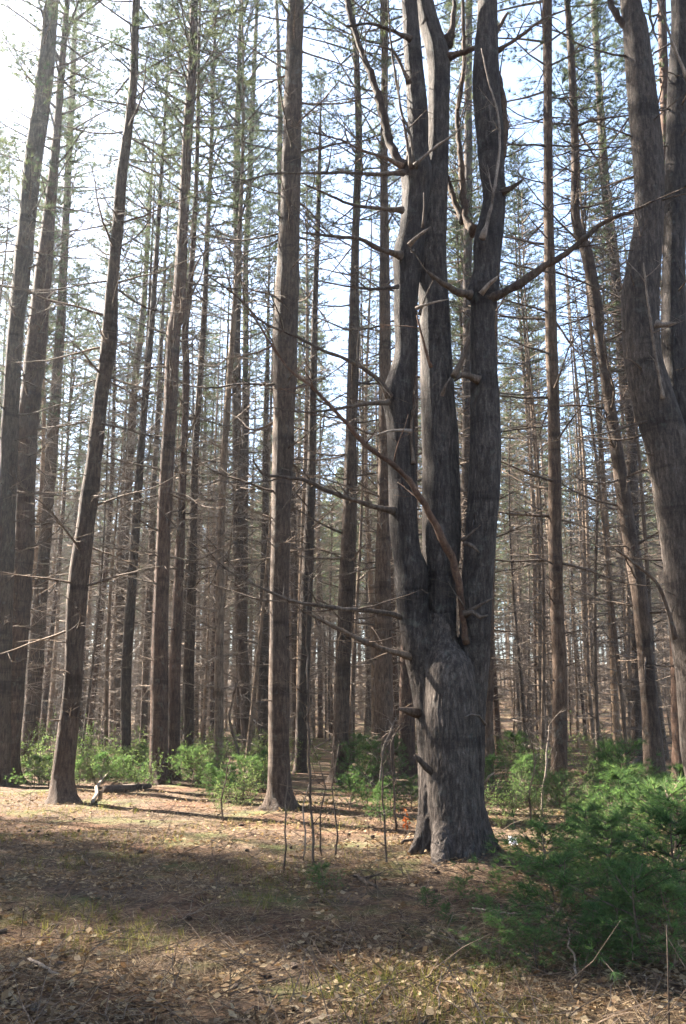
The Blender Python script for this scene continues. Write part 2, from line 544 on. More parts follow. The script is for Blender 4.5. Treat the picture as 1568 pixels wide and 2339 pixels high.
TRACED = [
 ('tall straight pine cut by the left edge of the photo, leaning inward as it rises',
  [(120,0,30),(100,200,37),(72,400,38),(52,600,38),(35,780,36),(22,1000,38),(8,1400,42),(0,1790,46)], 18.6, dict(mat='bark')),
 ('rough-barked pine rising right beside the trunk on the left edge',
  [(146,100,14),(122,400,22),(102,600,34),(82,800,46),(62,1000,44),(54,1250,44),(40,1500,42),(22,1790,40)], 19.4, dict(mat='bark_red')),
 ('dark pine standing just behind the rough-barked trunk near the left edge',
  [(170,100,12),(156,400,16),(141,700,20),(128,900,25),(111,1100,30),(97,1300,31),(80,1550,34),(62,1750,36)], 25.0, dict(mat='bark')),
 ('thick leaning pine with broken stubs low on its trunk, nearest one on the left',
  [(312,0,16),(304,200,19),(278,400,25),(271,500,27),(257,650,26),(250,780,36),(230,915,32),(214,1065,37),(194,1215,42),(176,1365,46),(168,1550,42),(160,1630,44),(144,1780,48),(141,1838,56)], 14.9, dict(mat='bark', low=1.4)),
 ('slim dark pine behind the leaning trunk, left one of a close pair',
  [(340,500,10),(330,680,13),(322,765,14),(310,865,15),(296,1065,18),(282,1265,22),(266,1480,26),(262,1722,28)], 32.0, dict(mat='bark', low=4)),
 ('slim dark pine behind the leaning trunk, right one of a close pair',
  [(372,350,8),(360,550,11),(350,700,13),(345,765,13),(332,915,15),(320,1065,17),(310,1215,20),(300,1365,22),(289,1545,23),(288,1762,23)], 23.5, dict(mat='bark', low=3)),
 ('thin dark pine squeezed between the close pair and the thick twin trunks',
  [(368,800,9),(362,940,11),(351,1115,13),(346,1265,15),(336,1465,16),(326,1722,18)], 31.0, dict(mat='bark', low=4)),
 ('thick straight pine, the stouter of two touching trunks left of centre',
  [(444,0,18),(440,150,21),(430,300,23),(419,500,24),(408,700,31),(396,765,29),(388,965,31),(377,1165,32),(369,1365,35),(365,1550,38),(364,1700,40),(364,1792,46)], 18.9, dict(mat='bark_red')),
 ('slimmer pine touching the right side of the stouter trunk left of centre',
  [(455,100,7),(452,300,9),(445,500,11),(435,650,13),(423,765,15),(426,860,16),(419,1065,17),(410,1300,22),(400,1530,27),(398,1784,29)], 19.9, dict(mat='bark_red')),
 ('dark pine just right of the two trunks standing side by side',
  [(488,150,7),(483,350,9),(476,500,10),(468,700,13),(464,765,14),(455,900,14),(445,1065,17),(440,1300,19),(432,1530,25),(428,1762,27)], 23.6, dict(mat='bark')),
 ('slim straight pine forming the left of two parallel trunks before the centre trunk',
  [(552,0,9),(545,200,12),(541,400,16),(543,600,20),(540,765,20),(542,1000,21),(546,1265,25),(556,1500,24),(566,1732,26)], 30.0, dict(mat='bark', low=4)),
 ('slim straight pine forming the right of two parallel trunks before the centre trunk',
  [(588,0,8),(579,200,11),(571,400,12),(561,600,13),(562,765,14),(560,1000,15),(558,1300,16),(550,1550,16),(545,1722,17)], 31.5, dict(mat='bark', low=4)),
 ('short dark pine hidden partly behind the pale centre trunk, on its left side',
  [(612,800,9),(608,1000,12),(606,1200,15),(603,1450,21),(601,1727,24)], 31.2, dict(mat='bark', low=4, top=22)),
 ('pale grey thick pine standing clear in the centre left of the forked tree',
  [(676,0,37),(672,150,40),(668,300,44),(662,500,46),(656,700,54),(653,765,56),(649,965,50),(643,1165,45),(639,1365,43),(639,1540,46),(638,1700,48),(641,1852,60)], 14.1, dict(mat='bark', low=2.6)),
 ('slender pine rising against the left side of the pale centre trunk',
  [(632,0,8),(636,100,9),(640,250,12),(640,420,13),(655,800,14),(670,1200,16),(678,1740,18)], 28.0, dict(mat='bark', low=5)),
 ('dark pine just right of the pale centre trunk, with a bare top',
  [(730,380,9),(727,500,11),(720,700,14),(716,865,17),(712,1065,20),(705,1250,25),(695,1500,27),(686,1772,27)], 22.3, dict(mat='bark', top=20, crown_z=15)),
 ('gently curving pine halfway between the pale centre trunk and the forked tree',
  [(800,0,14),(812,100,15),(820,300,16),(816,450,17),(811,600,19),(809,765,25),(804,965,26),(797,1200,31),(785,1500,34),(776,1792,40)], 19.2, dict(mat='bark')),
 ('dark pine close behind the left stem of the forked tree',
  [(880,0,14),(878,300,17),(878,550,20),(880,765,27),(879,965,29),(877,1165,30),(875,1365,38),(876,1540,42),(878,1795,46)], 18.7, dict(mat='bark')),
 ('reddish pine mostly hidden behind the foot of the forked tree',
  [(938,1250,30),(934,1400,32),(931,1540,34),(930,1795,38)], 20.3, dict(mat='bark_red', top=18, crown_z=14, crown=1)),
 ('thin dark pine in the gap between middle and right stems of the forked tree',
  [(1072,0,15),(1070,200,17),(1070,400,19),(1068,700,20),(1066,1000,20),(1066,1500,24),(1066,1740,26)], 25.5, dict(mat='bark', low=4)),
 ('slim dark pine rising just off the right side of the forked tree',
  [(1128,1100,14),(1122,1350,17),(1118,1540,19),(1116,1800,22)], 18.5, dict(mat='bark', top=17, crown_z=12, crown=3)),
 ('straight smooth pine standing alone right of the forked tree',
  [(1250,0,22),(1252,250,20),(1254,500,23),(1260,780,27),(1266,965,29),(1269,1265,31),(1274,1420,31),(1280,1550,32),(1278,1700,35),(1277,1842,42)], 14.6, dict(mat='bark', low=2.2)),
 ('snaking pine bending halfway up, left of the big trunk on the right edge',
  [(1296,0,14),(1307,150,16),(1315,350,18),(1316,500,21),(1340,575,25),(1363,700,27),(1370,765,23),(1392,915,26),(1415,1065,30),(1437,1215,34),(1462,1365,38),(1478,1550,36),(1489,1680,42),(1502,1834,54)], 15.2, dict(mat='bark', low=1.6)),
 ('slender pine weaving behind the snaking trunk on the right',
  [(1357,0,14),(1372,250,16),(1386,450,20),(1404,600,21),(1416,765,20),(1440,965,22),(1446,1115,22),(1452,1400,22),(1456,1722,26)], 25.0, dict(mat='bark', low=4)),
 ('straight pine trunk rising along the right edge behind the big double trunk',
  [(1512,0,18),(1520,300,22),(1528,600,26),(1538,1000,30),(1548,1400,34),(1556,1800,40)], 18.0, dict(mat='bark_red', low=3)),
]
for i, (lab, rows, Y, kw) in enumerate(TRACED):
    traced_pine(lab, rows, Y, i + 1, **kw)

# ------------------------------------------------------------------ the forked pine
def limb(parent, name, rows, Y0, Y1, mat, seed, twigs=1.0, sides=8, n_twig_scale=1.0):
    """a limb traced in pixels, thick end first, from Y0 to Y1 metres ahead"""
    rng = random.Random(seed)
    out = []
    k = 0.74 if name == 'dead_branch' else 0.85 if name in ('limb', 'broken_limb') else 1.0
    mat = 'dead' if name == 'dead_branch' and mat == 'bark' else mat
    for i, (x, y, w) in enumerate(rows):
        w *= k
        p, m = at(x, y, Y0 + (Y1 - Y0) * i / (len(rows) - 1))
        out.append([p.x, p.y, p.z, w * 0.5 * m])
    path = spline(out, 0.07)
    mb = MB()
    pts = [Vector(p[:3]) + rand_unit(rng) * p[3] * 0.25 for p in path]
    mb.tube(pts, [p[3] * rng.uniform(0.86, 1.14) * (1 + 0.7 * math.exp(-i / 1.1)) * (0.6 if i == len(path) - 1 else 1) for i, p in enumerate(path)], sides, rough=0.1, seed=seed)
    k = len(path)
    for i in range(int(k * 0.15), k):
        if rng.random() < 0.30 * twigs:
            ax = (pts[i] - pts[max(i - 1, 0)]).normalized() if i else Vector((0, 0, 1))
            d = (ax * 0.7 + rand_unit(rng)).normalized()
            dead_branch(mb, pts[i], d, rng.uniform(0.2, 0.8) * n_twig_scale, min(0.008, path[i][3] * 0.5) + 0.001, rng, 0.8, 4)
    return mb.build(name, M[mat], parent)

def forked_pine():
    base = ground_at(1040, 1950); base.z = 0.1
    KEY.append((base.x, base.y))
    t = thing('forked_pine_tree', base, 'massive dark pine forking into three upright stems, in front right of centre', 'tree')
    A = [(992,1800,72,9.36),(990,1880,74,9.34),(984,1925,80,9.32),(980,1960,90,9.3)]
    cols = {
      'A': [(944,1385,68,9.36),(950,1425,74,9.36),(960,1480,78,9.36),(974,1540,82,9.42),(986,1610,80,9.4),(992,1700,76,9.38)] + A,
      'B': [(1007,1400,58,9.42),(1008,1435,64,9.38),(1013,1485,76,9.3),(1026,1530,108,9.22),(1031,1600,116,9.18),(1031,1700,118,9.16),(1036,1800,118,9.14),(1042,1880,116,9.12),(1046,1940,122,9.1),(1050,1985,140,9.08)],
      'C': [(1089,1370,68,9.36),(1087,1420,70,9.36),(1084,1480,74,9.38),(1075,1540,82,9.4),(1070,1610,80,9.4),(1068,1700,78,9.38),(1066,1800,80,9.36),(1072,1880,84,9.33),(1080,1930,94,9.3),(1088,1975,112,9.3)],
    }
    mb = MB()
    for rows in cols.values():
        o = []
        for x, y, w, Y in rows:
            p, m = at(x, y, Y); o.append([p.x, p.y, p.z, w * .5 * m])
        path = spline(o, 0.06)
        mb.tube([Vector(p[:3]) for p in path], [p[3] for p in path], 24)
    for rows in ([(985,1860,50,9.3),(968,1905,34,9.25),(950,1936,22,9.2),(930,1955,10,9.15)], [(1085,1840,46,9.35),(1106,1895,38,9.38),(1130,1935,26,9.4),(1158,1958,12,9.42)],
                 [(1020,1880,60,9.05),(1010,1950,50,8.85),(1000,1998,30,8.65)], [(1078,1890,52,9.2),(1090,1950,38,9.1),(1104,1992,20,9.0)]):
        o = []
        for x, y, w, Y in rows:
            p, m = at(x, y, Y); o.append([p.x, p.y, p.z, w * .5 * m])
        path = spline(o, 0.05)
        mb.tube([Vector(p[:3]) for p in path], [p[3] for p in path], 14)
    o = mb.build('trunk', M['bark_big'], t)
    md = o.modifiers.new('r', 'REMESH'); md.mode = 'VOXEL'; md.voxel_size = 0.016
    sm = o.modifiers.new('s', 'SMOOTH'); sm.iterations = 4; sm.factor = 0.5
    dg = bpy.context.evaluated_depsgraph_get(); dg.update()
    me = bpy.data.meshes.new_from_object(o.evaluated_get(dg))
    o.modifiers.clear(); o.data = me
    me.update()
    nv = len(me.vertices)
    co = np.empty(nv * 3); me.vertices.foreach_get('co', co); co = co.reshape(-1, 3)
    no = np.empty(nv * 3); me.vertices.foreach_get('normal', no); no = no.reshape(-1, 3)
    d = np.empty(nv)
    for i in range(nv):
        x, y, z = co[i]
        d[i] = bark_relief(x, y, z)
    co += no * d[:, None]
    me.vertices.foreach_set('co', co.ravel())
    me.polygons.foreach_set('use_smooth', [True] * len(me.polygons))
    if not me.materials: me.materials.append(M['bark_big'])
    me.update()
    stems = [
      ([(972,1545,56),(957,1470,68),(946,1400,72),(942,1350,74),(940,1300,74),(930,1260,64),(922,1180,65),(919,1060,64),(914,960,65),(908,905,70),(918,860,60),(929,800,53),(927,720,52),(930,640,56),(934,585,68),(944,520,58),(950,450,60),(953,400,70),(955,340,50),(954,250,48),(944,130,42),(935,0,36)], 9.36, 9.3, 20.0),
      ([(1018,1560,66),(1010,1470,66),(1007,1400,68),(1007,1330,72),(1008,1260,84),(1008,1160,88),(1006,1010,84),(1000,900,77),(996,800,74),(993,700,68),(986,600,70),(990,500,62),(994,420,60),(1000,350,48),(1002,250,48),(1000,130,52),(982,60,48),(966,0,46)], 9.42, 9.48, 21.5),
      ([(1076,1570,58),(1083,1480,68),(1088,1400,72),(1093,1300,70),(1097,1250,70),(1106,1130,70),(1110,1030,69),(1109,950,67),(1106,850,60),(1102,765,55),(1104,700,56),(1104,670,72),(1111,620,62),(1114,560,66),(1122,510,60),(1130,450,52),(1124,380,58),(1120,300,62),(1112,200,62),(1112,100,54),(1114,0,45)], 9.36, 9.25, 21.0),
    ]
    for k, (rows, Y0, Y1, top) in enumerate(stems):
        o = []
        for i, (x, y, w) in enumerate(rows):
            p, m = at(x, y, Y0 + (Y1 - Y0) * min(1, i / 6)); o.append([p.x, p.y, p.z, w * .5 * m])
        o[0][3] *= 0.9
        e = o[-1]; dx = (o[-1][0] - o[-3][0]) / (o[-1][2] - o[-3][2])
        for u in (0.33, 0.66, 1): o.append([e[0] + dx * (top - e[2]) * (u - .4 * u * u), e[1], e[2] + (top - e[2]) * u, max(.02, e[3] * (1 - .92 * u))])
        path = spline(o, 0.035)
        mb = MB(); mb.tube([Vector(p[:3]) for p in path], [p[3] * (1 + .035 * noise.noise(Vector((k * 9, 3, p[2] * 2.2)))) for p in path], 44, lobes=0.10, seed=k * 4.4)
        for i, v in enumerate(mb.v):
            c = path[min(i // 44, len(path) - 1)]
            q = v - base
            nn = (v - Vector(c[:3])).normalized()
            mb.v[i] = v + nn * bark_relief(q.x, q.y, q.z)
        mb.build('stem', M['bark_big'], t)
        c = link('crown', CROWNS[k], t, Vector((e[0], e[1], e[2] + 1.2)) - base)
        s = (top - e[2]) / 13; c.scale = (s * 1.15, s * 1.15, s); c.rotation_euler = (0, 0, k * 2)
    L = lambda name, rows, a, b, mat='dead', tw=1.0, ts=1.0: limb(t, name, rows, a, b, mat, hash((rows[0][0], rows[0][1])) % 1000, tw, 8, ts)
    L('limb', [(1100,690,24),(1140,672,24),(1185,650,23),(1235,615,20),(1285,585,17),(1335,545,15),(1385,505,12),(1450,480,8),(1500,455,5)], 9.2, 8.6, 'bark', 0.7)
    L('broken_limb', [(1066,1470,14),(1057,1405,17),(1047,1330,20),(1030,1268,22),(1008,1228,20),(985,1180,18),(962,1140,16),(925,1085,14),(885,1050,13),(845,1025,13),(790,965,11),(720,890,9),(650,830,7),(560,690,5)], 9.22, 8.2, 'dead_red', 0.9)
    L('limb', [(1075,675,20),(1040,665,17),(1010,645,14),(975,620,9)], 9.1, 8.8, 'dead', 0.4)
    L('limb', [(1084,530,22),(1065,500,20),(1058,440,18),(1052,360,15),(1046,260,13),(1060,150,11),(1058,0,9)], 9.5, 9.9, 'bark', 1.0)
    L('limb', [(1060,505,18),(1035,450,15),(1020,395,12)], 9.6, 9.7, 'bark', 0.7)
    L('limb', [(1095,870,16),(1055,855,15),(1040,870,9)], 9.1, 9.0, 'dead', 0.3)
    L('limb', [(1040,860,14),(1062,800,11),(1072,770,9)], 9.2, 9.2, 'dead', 0.3)
    L('dead_branch', [(890,905,18),(868,870,15),(830,842,13),(780,815,11),(735,800,10),(680,770,9),(600,735,7),(545,680,6),(470,625,4)], 9.1, 8.0, 'dead', 1.2)
    L('dead_branch', [(888,918,14),(840,922,12),(780,932,9),(700,942,6),(620,930,4)], 9.1, 8.4, 'dead', 1.2)
    L('dead_branch', [(900,1166,16),(850,1155,15),(800,1140,14),(745,1120,13),(700,1098,11),(650,1090,9),(600,1082,8),(578,1050,5)], 9.2, 8.3, 'bark', 0.9)
    L('dead_branch', [(925,1412,16),(870,1398,14),(800,1392,12),(730,1384,11),(660,1370,9),(560,1325,6),(500,1290,4)], 9.3, 8.3, 'dead', 1.3)
    L('dead_branch', [(955,1505,20),(910,1492,18),(850,1472,16),(780,1440,12),(720,1410,8),(690,1395,5)], 9.3, 8.8, 'bark', 1.3)
    L('dead_branch', [(922,395,14),(870,398,12),(800,395,9),(735,395,8),(690,396,7),(620,397,6),(580,408,4),(540,425,3)], 9.1, 8.0, 'dead', 0.9)
    L('dead_branch', [(915,585,20),(870,570,16),(820,545,12),(760,540,9),(690,530,6)], 9.1, 8.4, 'bark', 1.3)
    L('dead_branch', [(920,480,14),(860,476,12),(800,466,9),(740,440,7),(690,418,5)], 9.1, 8.4, 'bark', 1.3)
    L('dead_branch', [(910,655,9),(860,660,8),(800,655,6),(720,640,4)], 9.1, 8.6, 'dead', 1.2)
    L('limb', [(926,385,26),(905,355,24),(890,325,24),(874,255,22),(850,175,19),(820,100,16),(796,20,14),(785,-60,12)], 9.2, 9.5, 'bark', 0.9)
    L('dead_branch', [(940,385,10),(930,325,9),(915,240,8),(900,150,7),(892,80,6),(886,-20,5)], 9.0, 8.9, 'bark', 0.5)
    L('dead_branch', [(950,385,8),(935,300,7),(915,250,6),(910,170,4)], 9.0, 8.9, 'dead', 0.5)
    L('dead_branch', [(920,380,12),(880,360,10),(830,345,8),(780,320,6),(700,300,4)], 9.1, 8.6, 'dead', 1.3)
    L('dead_branch', [(940,90,14),(900,72,11),(850,55,9),(790,60,6)], 9.1, 8.8, 'dead', 1.2)
    L('dead_branch', [(935,190,12),(900,118,9),(860,105,6)], 9.1, 8.9, 'dead', 1.0)
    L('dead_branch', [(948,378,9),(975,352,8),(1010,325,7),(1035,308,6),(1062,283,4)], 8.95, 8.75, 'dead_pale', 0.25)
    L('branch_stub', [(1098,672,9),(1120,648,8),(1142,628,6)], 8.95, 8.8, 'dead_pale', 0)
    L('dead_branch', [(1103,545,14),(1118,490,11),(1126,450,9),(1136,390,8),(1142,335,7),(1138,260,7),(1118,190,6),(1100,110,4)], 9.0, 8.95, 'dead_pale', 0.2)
    L('dead_branch', [(1148,440,16),(1170,430,13),(1188,415,9),(1200,405,4)], 9.15, 9.0, 'bark', 0.4)
    L('limb', [(1132,430,24),(1148,350,22),(1152,260,20),(1140,180,17),(1125,100,13),(1160,30,10)], 9.2, 9.4, 'bark', 0.7)
    L('dead_branch', [(1130,120,12),(1180,90,10),(1240,45,7),(1300,20,4)], 9.3, 8.8, 'bark', 1.1)
    L('limb', [(1018,100,26),(1030,80,20),(1036,45,14),(1040,-20,10)], 9.5, 9.5, 'bark', 0.4)
    L('limb', [(1020,132,16),(1060,118,15),(1095,108,13)], 9.45, 9.3, 'bark', 0.3)
    L('branch_stub', [(935,560,8),(955,540,7),(985,518,5)], 8.95, 8.8, 'dead_pale', 0)
    L('dead_branch', [(966,520,6),(970,470,5),(968,440,4)], 9.0, 8.95, 'dead', 0.2)
    L('dead_branch', [(950,705,7),(985,692,6),(1025,684,4)], 9.0, 8.85, 'dead_pale', 0.3)
    L('dead_branch', [(958,720,7),(972,680,6),(990,640,4)], 9.0, 8.9, 'dead', 0.6)
    L('dead_branch', [(940,985,8),(900,983,7),(870,990,5),(835,1005,3)], 8.95, 8.8, 'dead_pale', 0.4)
    L('dead_branch', [(985,840,8),(970,790,7),(952,720,5)], 9.1, 9.0, 'dead_red', 0.2)
    L('dead_branch', [(1010,905,8),(1018,880,7),(1030,862,5)], 9.1, 9.0, 'dead_pale', 0.1)
    L('dead_branch', [(945,1060,10),(940,1000,9),(942,940,8),(950,925,5)], 9.15, 9.15, 'dead', 0.3)
    L('branch_stub', [(1060,1240,8),(1080,1248,7),(1095,1262,5)], 9.0, 8.9, 'dead', 0)
    L('dead_branch', [(1055,1235,8),(1080,1215,7),(1100,1198,4)], 9.0, 8.9, 'dead', 0.3)
    L('branch_stub', [(1060,1402,12),(1080,1398,10),(1098,1410,8),(1115,1405,5)], 9.0, 8.9, 'dead', 0)
    L('dead_branch', [(1070,1400,10),(1100,1380,8),(1130,1365,5)], 9.0, 9.0, 'dead', 0.4)
    L('branch_stub', [(955,1628,15),(935,1624,13),(910,1619,10)], 9.3, 9.15, 'dead', 0)
    L('branch_stub', [(995,1778,14),(975,1752,13),(948,1724,11)], 9.1, 8.85, 'dead', 0)
    L('dead_branch', [(1110,1655,6),(1095,1635,6),(1075,1632,5),(1060,1640,4)], 9.0, 8.85, 'dead', 0)
    L('dead_branch', [(1108,1790,6),(1118,1772,5),(1130,1765,4)], 9.1, 9.0, 'dead_pale', 0.2)
    return t

def bark_relief(x, y, z):
    a = noise.noise(Vector((x * 26, y * 26, z * 3.2)))
    b = noise.noise(Vector((x * 11, y * 11, z * 1.6 + 7)))
    c = noise.noise(Vector((x * 60, y * 60, z * 16)))
    k = 1.0 if z < 1.2 else max(0.35, 1.0 - (z - 1.2) * 0.35)
    return k * (0.010 * (0.5 - abs(a)) * 1.6 + 0.008 * b + 0.006 * c - 0.004)
forked_pine()

# ------------------------------------------------------------------ the big double pine on the right edge
def double_pine():
    Y = 11.4
    b, _ = at(1592, 1640, Y)
    base = Vector((b.x + 0.12, Y, 0)); KEY.append((base.x, base.y))
    t = thing('double_pine_tree', base, 'big curving double-stemmed pine cut by the right edge, pale sunlit on its left side', 'tree')
    def run(name, rows, top, sides=36, seed=0, mat='bark_big'):
        o = []
        for x, y, w in rows:
            p, m = at(x, y, Y + (0.25 if seed else 0)); o.append([p.x, p.y, p.z, w * .5 * m])
        if not seed:
            o.insert(0, [base.x, base.y, -.2, o[0][3] * 1.5]); o.insert(1, [base.x, base.y, .25, o[1][3] * 1.15])
        e = o[-1]
        for u in (0.33, 0.66, 1): o.append([e[0] - .3 * u, e[1], e[2] + (top - e[2]) * u, max(.02, e[3] * (1 - .92 * u))])
        path = spline(o, 0.05)
        mb = MB(); mb.tube([Vector(p[:3]) for p in path], [p[3] for p in path], sides, lobes=0.1, seed=5 + seed)
        for i, v in enumerate(mb.v):
            c = path[min(i // sides, len(path) - 1)]; q = v - base
            mb.v[i] = v + (v - Vector(c[:3])).normalized() * bark_relief(q.x, q.y, q.z)
        mb.build(name, M[mat], t)
        c = link('crown', CROWNS[(1 + seed) % 4], t, Vector((e[0], e[1], e[2] + .8)) - base)
        s = (top - e[2]) / 13; c.scale = (s * 1.1, s * 1.1, s)
        return pos_on(path)
    f = run('trunk', [(1602,1700,92),(1592,1550,90),(1572,1400,88),(1562,1280,88),(1548,1160,92),(1526,1020,96),(1496,920,96),(1472,830,84),(1465,765,82),(1464,670,80),(1474,580,70),(1482,500,63),(1482,400,66),(1474,300,68),(1462,180,62),(1450,60,52),(1440,0,44)], 21.5)
    g = run('stem', [(1556,1160,60),(1552,1050,70),(1546,930,66),(1540,800,56),(1540,600,50),(1545,400,48),(1550,200,46),(1556,0,42)], 21.0, 28, 1)
    rng = random.Random(8)
    for h, z0 in ((f, 3.0), (g, 5.0)):
        for b_ in whorl_branches(h, z0, 11.5, rng, keep=0.75, length=(0.5, 1.8), gap=(0.5, .8)):
            q = MB(); dead_branch(q, *b_, rng, 1.0); q.build('dead_branch', M['dead'], t)
    limb(t, 'limb', [(1455,75,22),(1425,55,20),(1400,20,16),(1385,-30,12)], Y, Y, 'bark', 3, 0.6)
    limb(t, 'dead_branch', [(1500,740,16),(1525,742,14),(1545,738,9)], Y - .3, Y - .5, 'dead_pale', 4, 0.2)
    limb(t, 'dead_branch', [(1515,910,10),(1490,760,9),(1470,600,6)], Y - .3, Y - .6, 'dead_pale', 9, 0.3)
    limb(t, 'dead_branch', [(1570,180,9),(1545,120,9),(1520,50,8),(1500,-10,6)], Y - .2, Y - .2, 'dead_pale', 6, 0.3)
    limb(t, 'dead_branch', [(1545,1460,14),(1505,1340,11),(1440,1280,8),(1400,1250,5)], Y - .2, Y - .6, 'dead', 7, 0.8)
double_pine()

# ------------------------------------------------------------------ the stand behind: ten kinds of slim pine, copied
def stand_kind(i):
    rng = random.Random(500 + i)
    top = rng.uniform(21, 25); cz = top * rng.uniform(0.44, 0.56); r0 = rng.uniform(0.09, 0.15)
    ph, am = rng.uniform(0, 6), rng.uniform(0.05, 0.22)
    path = [[am * math.sin(z * 0.35 + ph) - am * math.sin(ph), am * math.cos(z * 0.27 + ph) - am * math.cos(ph), z, max(0.015, r0 * (1 - 0.9 * max(z, 0) / top))] for z in np.arange(-0.3, top, 0.6)]
    mb = MB(); mb.tube([Vector(p[:3]) for p in path], [p[3] * (1 + .3 * math.exp(-max(p[2], 0) / .25)) for p in path], 9, rough=0.08, seed=i * 5)
    tm = mb.mesh('trunk', [M['bark_sunlit'], M['bark_red'], M['bark_sunlit']][i % 3:i % 3 + 1])  # paler bark on most kinds imitates sun on the trunks
    q = MB()
    for b in whorl_branches(pos_on(path), 0.7, cz + 1, rng, keep=0.85, length=(0.6, 2.0), gap=(0.4, 0.7), nb=(3, 5)):
        dead_branch(q, *b, rng, 2.0, 3, 0, 0.0055)
    bm = q.mesh('dead_branches', [M['dead_pale']])  # sunlight on the twigs painted in with the pale wood
    c, _ = pos_on(path)(cz)
    return tm, bm, CROWNS[i % 4], c, (top - cz) / 13.0
KINDS = [stand_kind(i) for i in range(9)]

def stand_tree(x, y, k, s, rz, label, group, crowned=True):
    tm, bm, cm, c, cs = KINDS[k]
    t = thing('slim_pine_tree', (x, y, ground_z(x, y)), label, 'tree', group, rz, s)
    link('trunk', tm, t)
    stuff_part(link('dead_branches', bm, t))
    if crowned:
        o = link('crown', cm, t, c); o.scale = (cs * 0.95, cs * 0.95, cs)

rng = random.Random(42)
placed = list(KEY)
def free(x, y, d):
    return all((x - a) ** 2 + (y - b) ** 2 > d * d for a, b in placed)

n_stand = 0
tries = 0
while n_stand < 230 and tries < 60000:
    tries += 1
    y = math.sqrt(rng.uniform(21.0 ** 2, 64.0 ** 2))
    x = y * rng.uniform(-0.47, 0.47)
    px = 784 + F * x / y / math.cos(PITCH)
    # the open sky seen left of the forked pine, and the lane right of it
    if y < 44 and (700 < px < 780 or 1150 < px < 1230):
        continue
    if not free(x, y, 1.45 if y < 40 else 1.25):
        continue
    placed.append((x, y))
    if px < 620:
        lab, g = 'slim bare-trunked pine far behind the left-hand trunks', 'slim pines far behind the left trunks'
    elif px < 900:
        lab, g = 'slim bare-trunked pine far off between the pale centre trunk and the forked tree', 'slim pines far behind the centre'
    else:
        lab, g = 'slim bare-trunked pine far behind the forked tree and the trunks right of it', 'slim pines far behind the right trunks'
    stand_tree(x, y, rng.randrange(9), rng.uniform(0.85, 1.15), rng.uniform(0, 6.28), lab, g, rng.random() < (0.85 if y < 34 else 0.6) and not (x < -7.5 and 7.0 < y * 0.848 + x * 0.53 < 13.6))
    n_stand += 1

# pines standing beyond the left side of the view: their crowns shade the clearing
n_out = 0
tries = 0
while n_out < 46 and tries < 20000:
    tries += 1
    x, y = rng.uniform(-30, -6), rng.uniform(3, 32)
    if x > -0.46 * y - 2.6 or not free(x, y, 2.1) or 7.0 < y * 0.848 + x * 0.53 < 13.6 or 3.2 < y * 0.848 + x * 0.53 < 4.9:
        continue
    placed.append((x, y))
    stand_tree(x, y, rng.randrange(9), rng.uniform(0.95, 1.2), rng.uniform(0, 6.28), 'unseen pine of the same stand, added left of view to shade the foreground', 'pines beyond the left side')
    n_out += 1
n_out = tries = 0  # extra unseen pines, added to shade the foreground
while n_out < 9 and tries < 20000:
    tries += 1
    x, y = rng.uniform(-24, -5), rng.uniform(7, 22)
    if x > -0.46 * y - 2.4 or not free(x, y, 1.5) or not (1.5 < y * 0.848 + x * 0.53 < 3.5 or 4.9 < y * 0.848 + x * 0.53 < 7.0):
        continue
    placed.append((x, y))
    stand_tree(x, y, rng.randrange(9), rng.uniform(0.95, 1.2), rng.uniform(0, 6.28), 'unseen pine of the same stand, added left of view to shade the foreground', 'pines beyond the left side')
    n_out += 1
for i in range(26):  # unseen pines added behind the camera to cut the sky fill
    a = R(rng.uniform(100, 260)); d = rng.uniform(5, 19)
    stand_tree(math.sin(a) * d, math.cos(a) * d - 2, rng.randrange(9), rng.uniform(0.95, 1.2), rng.uniform(0, 6.28), 'unseen pine of the same stand, added behind the view to dim sky light', 'added pines behind the view')
stand_tree(-13.5, 17.0, 1, 1.0, 2.0, 'unseen pine of the same stand, added left of view to shade the foreground', 'pines beyond the left side')  # unseen pair added so their crowns shade the forked pine's lower trunk
stand_tree(-14.6, 19.3, 3, 0.98, 1.0, 'unseen pine of the same stand, added left of view to shade the foreground', 'pines beyond the left side')
# thin dead poles, the suppressed trees of the stand
def pole_kind(i):
    r = random.Random(900 + i); top = r.uniform(9, 15); r0 = r.uniform(0.04, 0.075); ph = r.uniform(0, 6)
    path = [[.18 * math.sin(z * .3 + ph) - .18 * math.sin(ph), .12 * math.sin(z * .4 + 2 * ph) - .12 * math.sin(2 * ph), z, max(.008, r0 * (1 - .85 * max(z, 0) / top))] for z in np.arange(-.3, top, .5)]
    mb = MB(); mb.tube([Vector(p[:3]) for p in path], [p[3] for p in path], 7, rough=.1, seed=i)
    tm = mb.mesh('trunk', [M['bark_sunlit'] if i % 2 else M['dead']]); q = MB()
    for b in whorl_branches(pos_on(path), .4, top - 1, r, keep=.9, length=(.4, 1.3), gap=(.3, .5), nb=(3, 5)):
        dead_branch(q, *b, r, 1.4, 3, 0, .005)
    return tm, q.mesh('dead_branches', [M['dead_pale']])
POLES = [pole_kind(i) for i in range(4)]
n_pole = 0
